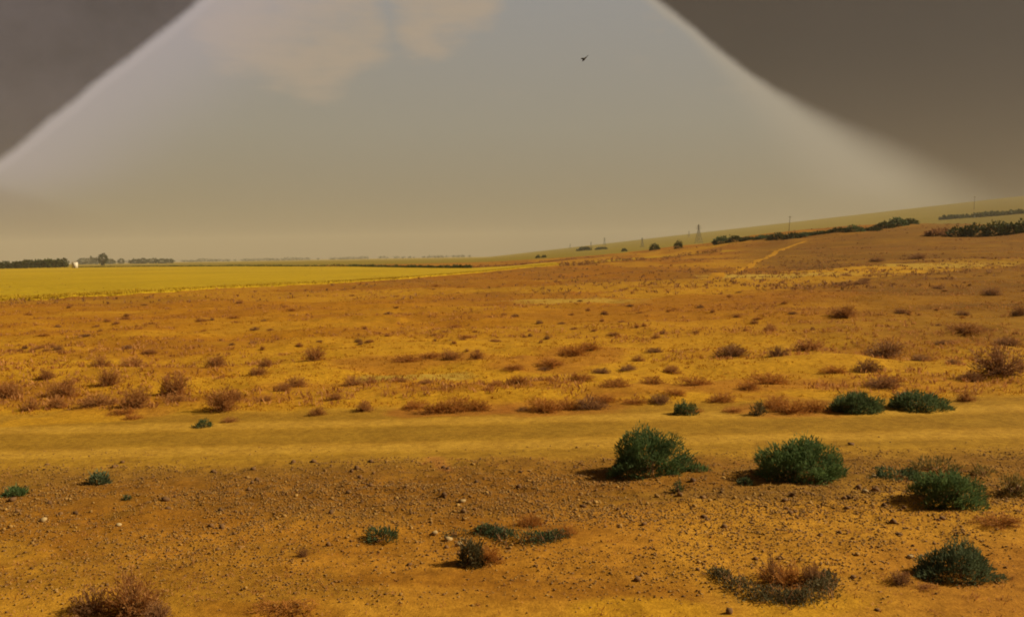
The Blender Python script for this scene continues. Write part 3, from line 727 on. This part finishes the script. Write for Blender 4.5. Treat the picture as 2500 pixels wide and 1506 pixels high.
for px, py, wp, k_, lb in [(105, 1268, 26, 'p', 'pale angular stone casting a dark shadow on bare near gravel'), (1128, 1228, 24, 'p', 'pale rounded stone near the middle of the gravel strip'), (290, 1282, 22, 'p', 'small pale flat stone on the tan gravel'), (2222, 1362, 24, 'p', 'pale stone at the left tip of the pointed green bush'),
                           (2135, 1170, 18, 'p', 'pale stone by the low weed patch'), (2112, 1202, 18, 'p', 'yellowish stone in front of the low weed patch'), (2236, 1206, 20, 'p', 'pale stone half under the loose green bush'), (2352, 1240, 14, 'p', 'small pale stone at the right foot of the loose green bush'),
                           (1060, 1306, 26, 'p', 'pale slab beside the grey-green sprig'), (1095, 1318, 30, 'p', 'long pale slab under the grey-green sprig'), (1120, 1330, 24, 'p', 'lowest pale slab next to the grey-green bush'), (2485, 1192, 26, 'p', 'pale stone at the foot of the wispy olive bush'),
                           (1915, 1225, 24, 'c', 'dark clod in front of the flat-topped bush'), (1930, 1252, 22, 'c', 'largest dark clod in the row below the flat-topped bush'), (1920, 1240, 16, 'c', 'dark crumbled clod in the middle of the row below the flat-topped bush'), (2068, 1238, 24, 'c', 'dark greenish clod between the two right-hand gravel bushes'),
                           (2140, 1200, 28, 'c', 'dark flat clod beside the yellowish stone'), (1572, 1283, 16, 'c', 'dark upright clod below the domed bush'), (1735, 1333, 16, 'c', 'dark clod on the sandy strip below the gravel'), (2142, 1492, 20, 'c', 'dark broken clod on the near sand'), (1780, 1502, 30, 'c', 'dark stick-like clod at the edge of the near sand')]:
    x, y = gp(px, py); s = wp * pxm(y)
    put_stone(random.choice(SP if k_ == 'p' else SC), x, y, s, 'stone' if k_ == 'p' else 'clod', lb, 'stone' if k_ == 'p' else 'clod', None)
def scatter(nst, dens, y0, y1):
    out = []
    while len(out) < nst:
        y = rng.uniform(y0, y1, 4000); x = rng.uniform(-.66, .66, 4000) * y
        k = rng.random(4000) < dens(x, y)
        out += list(zip(x[k], y[k]))
    return np.array(out[:nst])
def gdens(x, y):
    a_ = np.exp(-((y - 11.4 + .04 * x) / 1.5) ** 2) + .34 * sstep(11.2, 10.2, y) * sstep(7.2, 8.4, y)
    return a_ * np.clip((fbm(x / 1.1, y / .7, 55, 4) - .20) * 2.2, .05, 1)
for (x, y) in scatter(170, gdens, 7.4, 13.6):
    put_stone(random.choice(ST), x, y, random.uniform(.035, .075) * (.6 + y / 26), 'stone', 'small tan stone lying among the gravel before the track', 'stone', 'small tan stones on the gravel')
for (x, y) in scatter(110, gdens, 7.2, 13.4):
    put_stone(random.choice(SC), x, y, random.uniform(.05, .11) * (.6 + y / 26), 'clod', 'small dark brown clod lying on the near soil', 'clod', 'dark clods on the near soil')
def gravel(n, smin, smax, mat, name, label, dens, y0, y1):
    q = scatter(n, dens, y0, y1)
    OV = np.array([(1, 0, 0), (-1, 0, 0), (0, 1, 0), (0, -1, 0), (0, 0, 1), (0, 0, -1)], float) * .5
    OF = np.array([(0, 2, 4), (2, 1, 4), (1, 3, 4), (3, 0, 4), (2, 0, 5), (1, 2, 5), (3, 1, 5), (0, 3, 5)])
    s = smin + (smax - smin) * rng.random(n) ** 3
    V = OV[None] * rng.uniform(.6, 1.25, (n, 6, 1)) * np.stack([s, s * rng.uniform(.6, 1, n), s * rng.uniform(.35, .7, n)], -1)[:, None]
    V = V + rng.normal(0, .12, (n, 6, 3)) * s[:, None, None]
    a_ = rng.random(n) * 6.28; cs, sn = np.cos(a_)[:, None], np.sin(a_)[:, None]
    X = V[..., 0] * cs - V[..., 1] * sn + q[:, :1]; Y = V[..., 0] * sn + V[..., 1] * cs + q[:, 1:]
    Z = V[..., 2] + (G(q[:, 0], q[:, 1]) + s * .12)[:, None]
    VV = np.stack([X, Y, Z], -1).reshape(-1, 3); F = (OF[None] + np.arange(n)[:, None, None] * 6).reshape(-1, 3)
    mb = MB(); mb.add(VV, F); mb.A = [np.repeat(rng.random(n), 6)]
    tag(link(name, mb.me(name, mat)), label, 'gravel', kind='stuff')
gravel(60000, .008, .040, M_stone, 'gravel', 'loose tan gravel spread before the track', gdens, 7.0, 14.2)
gravel(26000, .008, .045, M_clod, 'crumbled_soil', 'dark crumbled soil lumps among the gravel', gdens, 7.0, 14.2)
gravel(9000, .006, .022, M_stone, 'fine_grit', 'fine grit scattered over near sand and track', lambda x, y: .5 + 0 * x, 6.5, 18)

# ------------------------------------------------------------------ far things
def tree(name, px, py, wp, hp, label, mat, group=None, n=420, slim=False, seed=0):
    x, y = gp(px, py); s = pxm(y); wd, ht = wp * s, hp * s
    e = link(name, None, None, (x, y, float(G(x, y)) - .1)); tag(e, label, 'tree', group)
    tk = MB(); tk.tube([(0, 0, -.2), (0, 0, ht * .35), (wd * .03, 0, ht * .8)], [ht * .035, ht * .026, ht * .008], 6)
    for i in range(6):
        a_ = i * 1.05 + rng.random(); z0 = ht * rng.uniform(.25, .5); rr = wd * rng.uniform(.25, .42)
        tk.tube([(0, 0, z0), (math.cos(a_) * rr * .5, math.sin(a_) * rr * .5, z0 + ht * .12), (math.cos(a_) * rr, math.sin(a_) * rr, z0 + ht * .27)], [ht * .014, ht * .009, ht * .003], 4)
    link('trunk', tk.me('trunk', M_bark), e)
    P, O = dome(n, .4, seed, .35, hemi=False)
    k = fbm(P[:, 0] * 2 + seed, P[:, 1] * 2 + P[:, 2] * 2.3, 500 + seed, 2) > .33; P, O = P[k], O[k]
    P = P * np.array([wd * .5, wd * .5, ht * .42]) + np.array([0, 0, ht * (.56 if not slim else .58)])
    mb = MB(); ln = (wd * .17 + .12 * min(wd, ht)) * rng.uniform(.5, 1.1, len(P))
    mb.leaves(P, O + rng.normal(0, .6, P.shape), ln, ln * .6, np.clip(.2 + .7 * fbm(P[:, 0] / wd * 4, P[:, 2] / wd * 4, seed, 2) * rng.uniform(.5, 1.3, len(P)), 0, 1))
    link('crown', mb.me('crown', mat), e)
    return e
for i in range(17):
    px = -6 + i * 10.2
    tree('windbreak_tree', px, 657 - px * .02, random.uniform(17, 22), 15 + px * .045 + random.uniform(-2, 3), ('dark bushy tree of the windbreak row, %s from the white hut' % ORD[16 - i]).replace('nearest from', 'nearest to'), M_tree, 'windbreak trees', 320, seed=i)
tree('lone_tree', 251, 648, 20, 26, 'tall pale tree standing above the grove past the white hut', M_pale, None, 420, True, 31)
for i, (px, hp, wp) in enumerate([(205, 13, 26), (222, 16, 26), (236, 13, 22), (268, 11, 24), (296, 12, 14), (330, 10, 26), (350, 11, 24), (372, 11, 26), (395, 10, 26), (414, 9, 22)]):
    tree('grove_tree', px, 645.5 - (px - 200) * .012, wp, hp, 'hazy grey-green tree in the grove past the white hut', M_pale, 'grove trees past the hut', 260, seed=40 + i)
# white hut with a flat roof
hx, hy = gp(183, 655); s_ = pxm(hy); hw, hh = 10.5 * s_, 15.5 * s_
hz = float(G(hx, hy))
hut = tag(link('white_hut', None, None, (hx, hy, hz)), 'small pale plastered hut between the windbreak and the grove', 'hut')
b_ = MB(); b_.box((0, 0, hh * .45), (hw, hw * .9, hh * .94)); link('wall', b_.me('wall', M_plaster), hut)
b_ = MB(); b_.box((0, 0, hh * .95), (hw * 1.1, hw, hh * .06)); link('roof', b_.me('roof', M_roof), hut)
b_ = MB(); b_.box((hw * .15, -hw * .46, hh * .2), (hw * .28, .08, hh * .4)); link('door', b_.me('door', M_door), hut)
b_ = MB(); b_.box((-hw * .22, -hw * .46, hh * .58), (hw * .22, .08, hh * .16)); link('window', b_.me('window', M_door), hut)
# hedges and scrub lines
def hedge(name, pts, hm, wd, n, L, mat, label, cat, kind=None, gap=0.0, seed=0):
    A = np.array([gp(*p) for p in pts]); c = A.mean(0); k = np.array([0, *np.cumsum(np.hypot(*np.diff(A, axis=0).T))])
    px_ = np.array([p[0] for p in pts], float)
    u = rng.uniform(0, 1, n); pos = np.interp(u, np.linspace(0, 1, len(A)), np.arange(len(A)))
    i = pos.astype(int).clip(0, len(A) - 2); f = (pos - i)[:, None]; q = A[i] * (1 - f) + A[i + 1] * f
    lump = fbm(pos * (14 if len(pts) < 9 else 3.1) + seed, pos * 0 + seed, 600 + seed, 4)
    if gap: kk = lump > gap; q, lump, i = q[kk], lump[kk], i[kk]
    n = len(q)
    sc_ = q[:, 1] / q[:, 1].mean()
    off = rng.normal(0, wd * .4, (n, 2)); X = q + off
    z = rng.random(n) * hm * (.35 + 1.2 * lump)
    P = np.c_[X - c, G(X[:, 0], X[:, 1]) + z - float(G(*c))]
    mb = MB(); ln = L * rng.uniform(.6, 1.4, n)
    mb.leaves(P, rng.normal(0, .6, (n, 3)) + np.array([0, 0, .6]), ln, ln * .6, np.clip(lump * rng.uniform(.3, 1.3, n), 0, 1))
    o = link(name, mb.me(name, mat), None, (*c, float(G(*c))))
    return tag(o, label, cat, None, kind)
hedge('weed_hedge', [(190, 654), (400, 651.5), (600, 651), (850, 652), (1000, 655), (1150, 656.5)], 0.6, .8, 8000, .45, M_tree, 'long dark weedy hedge along the far edge of the wheat field', 'hedge')
hedge('weed_hedge', [(1150, 656.5), (1230, 652), (1300, 645), (1380, 637), (1450, 629)], .45, .6, 2500, .30, M_dry_dark, 'brown weedy hedge that climbs away from the wheat field', 'hedge')
hedge('scrub_line', [(1366, 653), (1440, 648), (1520, 640), (1580, 635), (1680, 625), (1760, 618)], .75, .35, 2600, .30, M_dry_dark, 'dark brown scrub line along the edge of the yellow stubble strip', 'hedge', None, .42, 3)
hedge('far_tree_line', [(x_, 645 - .017 * x_ + 3.2) for x_ in range(300, 1200, 50)], 7.5, 4, 5200, 3.0, M_pale, 'far-off hazy line of trees on the horizon', 'trees', 'stuff', .40, 5)
hedge('far_tree_line', [(x_, 645 - .017 * x_ + 3.2) for x_ in range(-250, 320, 50)], 8, 4, 2600, 3.0, M_pale, 'far-off hazy trees behind the windbreak and hut', 'trees', 'stuff', .35, 6)
# shrubs along the crest on the right
def crest_shrub(px, py, wp, hp, mat, label, group, seed, name='crest_shrub'):
    x, y = gp(px, py); s = pxm(y); wd, ht = wp * s, hp * s
    e = link(name, None, None, (x, y, float(G(x, y)) - .2)); tag(e, label, 'shrub', group)
    P, O = dome(620, .4, seed, .4); P = P * np.array([wd * .5, wd * .4, ht])
    mb = MB(); ln = (.10 * wd + .05 * ht + .1) * rng.uniform(.5, 1.2, len(P))
    mb.leaves(P, O + rng.normal(0, .5, P.shape), ln, ln * .5, np.clip(.15 + .8 * fbm(P[:, 0] / wd * 5, P[:, 2] / ht * 2, seed, 2) * rng.uniform(.4, 1.2, len(P)), 0, 1))
    link('foliage', mb.me('foliage', mat), e)
    st = MB()
    for j in range(7):
        t_ = P[rng.integers(0, len(P))] * .9; st.tube([(rng.normal(0, wd * .05), 0, -.1), t_ * .5 + np.array([0, 0, .1 * ht]), t_], [.05, .035, .01], 4)
    link('stems', st.me('stems', M_bark), e)
for i, (px, py, wp, hp) in enumerate([(1760, 595, 44, 19), (1795, 591, 40, 15), (1830, 588, 46, 8), (1865, 585, 46, 9), (1900, 583, 48, 15), (1938, 580, 44, 14), (1970, 576, 44, 9), (2010, 572, 50, 5), (2050, 568, 46, 10), (2085, 566, 42, 15), (2130, 561, 44, 7), (2160, 556, 52, 15), (2195, 553, 52, 19), (2222, 549, 40, 15)]):
    crest_shrub(px, py, wp, hp, M_tree if i % 3 else M_green_dark, ('dark green shrub of the crest row, %s from the tall lattice pylon' % ORD[i]).replace('nearest from', 'nearest to'), 'shrubs along the crest', 100 + i)
for i, (px, py, wp, hp) in enumerate([(2290, 575, 70, 16), (2345, 575, 60, 24), (2385, 574, 60, 28), (2430, 574, 60, 32), (2470, 572, 60, 26), (2505, 570, 50, 30), (2335, 534, 80, 5), (2420, 528, 90, 6), (2480, 523, 70, 6)]):
    crest_shrub(px, py, wp, hp, M_dry_dark if i == 0 else M_tree, 'low brown hump of scrub before the shadowy thicket' if i == 0 else ('dark shrub of the shadowy thicket on the scrubby slope' if i < 6 else 'faint dark shrub patch on the far green hillside'), None if i == 0 else ('thicket shrubs' if i < 6 else 'far hillside shrubs'), 130 + i)
for i, (px, py, wp, hp, lb) in enumerate([(1598, 611, 24, 20, 'small dark shrub with a bent top on the yellow plain'), (1656, 606, 20, 26, 'small dark leaning shrub near the lattice pylon'), (1525, 606, 0, 0, '')]):
    if wp: crest_shrub(px, py, wp, hp * .75, M_tree, lb, None, 160 + i, 'plain_shrub')
for i, (px, py, wp, hp, lb) in enumerate([(1425, 612, 36, 8, 'flat green bush patch on the far yellow plain'), (1470, 609, 30, 5, 'thin green bush streak on the far yellow plain'), (1313, 630, 12, 7, 'first of a pair of small dark bushes above the stubble strip'), (1328, 629, 12, 7, 'second of a pair of small dark bushes above the stubble strip'), (1524, 614, 14, 8, 'small brown bush alone on the far yellow plain'), (1640, 612, 0, 0, '')]):
    if wp: crest_shrub(px, py, wp, hp, M_tree, lb, None, 170 + i, 'plain_shrub')

# lattice pylons and poles
def pylon(px, py, hp, label, group=None, lean=0.0):
    x, y = gp(px, py); ht = hp * pxm(y); hb = ht * .16; th = max(.10, ht * .008)
    e = link('lattice_pylon', None, None, (x, y, float(G(x, y)) - .2), .35); e.rotation_euler = (0, lean, .35); tag(e, label, 'pylon', group)
    def wat(z): return hb * (1 - .86 * min(z / (ht * .78), 1)) if z < ht * .78 else hb * .14
    lv = [0, ht * .24, ht * .44, ht * .60, ht * .72, ht * .80, ht * .9, ht]
    corners = [(-1, -1), (1, -1), (1, 1), (-1, 1)]
    for cx_, cy_ in corners:
        mb = MB(); mb.tube([(cx_ * wat(z), cy_ * wat(z), z) for z in lv], th, 4); link('leg', mb.me('leg', M_steel), e)
    br = MB()
    for z0, z1 in zip(lv[:-1], lv[1:]):
        for j in range(4):
            a_, b2_ = corners[j], corners[(j + 1) % 4]
            br.tube([(a_[0] * wat(z0), a_[1] * wat(z0), z0), (b2_[0] * wat(z1), b2_[1] * wat(z1), z1)], th * .6, 3)
            br.tube([(b2_[0] * wat(z0), b2_[1] * wat(z0), z0), (a_[0] * wat(z1), a_[1] * wat(z1), z1)], th * .6, 3)
            br.tube([(a_[0] * wat(z1), a_[1] * wat(z1), z1), (b2_[0] * wat(z1), b2_[1] * wat(z1), z1)], th * .6, 3)
    link('bracing', br.me('bracing', M_steel), e)
    for z, l_ in ((ht * .78, ht * .19), (ht * .88, ht * .14)):
        a_ = MB(); a_.tube([(-l_, 0, z + .02 * ht), (0, 0, z), (l_, 0, z + .02 * ht)], th * .9, 4); a_.tube([(-l_, 0, z + .02 * ht), (0, 0, z + .05 * ht), (l_, 0, z + .02 * ht)], th * .6, 4)
        arm = link('crossarm', a_.me('crossarm', M_steel), e)
        for q in (-1, 1):
            iz = MB(); iz.tube([(q * l_ * .95, 0, z + .02 * ht), (q * l_ * .95, 0, z - .035 * ht)], th * 1.1, 5); link('insulator', iz.me('insulator', M_plaster), arm)
pylon(1706, 594, 46, 'tall lattice pylon standing on the plain by the crest shrubs')
for px, py, hp in [(1568, 604, 24), (1476, 600, 20), (1443, 606, 16), (1392, 607, 12), (1682, 578, 14)]:
    pylon(px, py, hp, 'faint far-off lattice pylon on the plain', 'far pylons')
def pole(px, py, hp, label, lean):
    x, y = gp(px, py); ht = hp * pxm(y)
    e = link('utility_pole', None, None, (x, y, float(G(x, y)) - .3)); e.rotation_euler = (0, lean, .2); tag(e, label, 'pole')
    mb = MB(); mb.tube([(0, 0, 0), (0, 0, ht * .5), (0, 0, ht)], [ht * .018, ht * .015, ht * .012], 7); link('post', mb.me('post', M_wood), e)
    mb = MB(); mb.box((0, -.012 * ht, ht * .94), (ht * .17, ht * .022, ht * .03)); arm = link('crossarm', mb.me('crossarm', M_wood), e)
    for q in (-1, 0, 1):
        mb = MB(); mb.tube([(q * ht * .07, -.012 * ht, ht * .955), (q * ht * .07, -.012 * ht, ht * 1.0)], [ht * .014, ht * .009], 6); link('insulator', mb.me('insulator', M_plaster), arm)
pole(1926, 566, 40, 'thin wooden utility pole rising behind the crest shrubs', .08)
pole(2378, 512, 34, 'faint utility pole on the far skyline above the shadowy thicket', .05)

# bird
d_ = ray(1427, 145); D_ = 26.0
br = link('bird', None, None, (d_.x * D_, d_.y * D_, CAMZ + d_.z * D_)); br.rotation_euler = (.1, -.75, .5); tag(br, 'small dark bird gliding alone in the pale sky', 'bird')
def ring(P, r, sides=10):
    mb = MB(); mb.tube(P, r, sides); return mb
t_ = np.linspace(0, 1, 12); prof = np.array([.002, .014, .020, .021, .022, .026, .030, .030, .026, .018, .010, .003])
mb = ring(np.c_[(t_ - .5) * -.20, t_ * 0, .008 * np.sin(t_ * 3.1)], prof); link('body', mb.me('body', M_bird, True), br)
for q in (-1, 1):
    mb = MB(); k = 7; sp_ = np.linspace(0, 1, k)
    le = np.c_[-.045 + .05 * sp_ ** 2 + .0 * sp_, q * (.015 + .13 * sp_), .012 + .03 * np.sin(sp_ * 2.2)]; te = le + np.c_[.075 * (1 - sp_ ** 2.2) + .006, sp_ * 0, -.004 + sp_ * 0]
    V = np.concatenate([le, te, (le + te) / 2 + np.array([0, 0, .006])]); F = []
    for j in range(k - 1):
        F += [(j, j + 1, 2 * k + j), (j + 1, 2 * k + j + 1, 2 * k + j), (2 * k + j, 2 * k + j + 1, k + j), (2 * k + j + 1, k + j + 1, k + j), (j, k + j, j + 1), (j + 1, k + j, k + j + 1)]
    mb.add(V, F); link('wing', mb.me('wing', M_bird), br)
mb = MB(); mb.add([(.085, -.012, .004), (.085, .012, .004), (.165, -.03, .0), (.165, .03, .0), (.085, 0, .012), (.165, 0, .004)], [(0, 2, 4), (2, 5, 4), (4, 5, 3), (4, 3, 1), (0, 1, 3), (0, 3, 2)]); link('tail', mb.me('tail', M_bird), br)
mb = MB(); mb.tube([(-.098, 0, .002), (-.122, 0, -.002)], [.007, .001], 6); link('beak', mb.me('beak', M_beak), br)

# ------------------------------------------------------------------ haze
HZ = 6700.0
zt = 175.0; zb = -4.0
hb = MB(); hb.box((0, 3100, (zt + zb) / 2), (2 * HZ + 300, 7300, zt - zb))
mh = bpy.data.materials.new('haze_air'); mh.use_nodes = True; t = NT(mh.node_tree); t.n.clear()
pv = t.new('ShaderNodeVolumePrincipled'); pv.inputs['Color'].default_value = (.96, .90, .74, 1); pv.inputs['Density'].default_value = .00010
pv.inputs['Anisotropy'].default_value = .0
t.l.new(pv.outputs[0], t.new('ShaderNodeOutputMaterial').inputs['Volume'])
tag(link('haze', hb.me('haze', mh)), 'thin dusty haze filling the air over the plain', 'haze', kind='stuff')
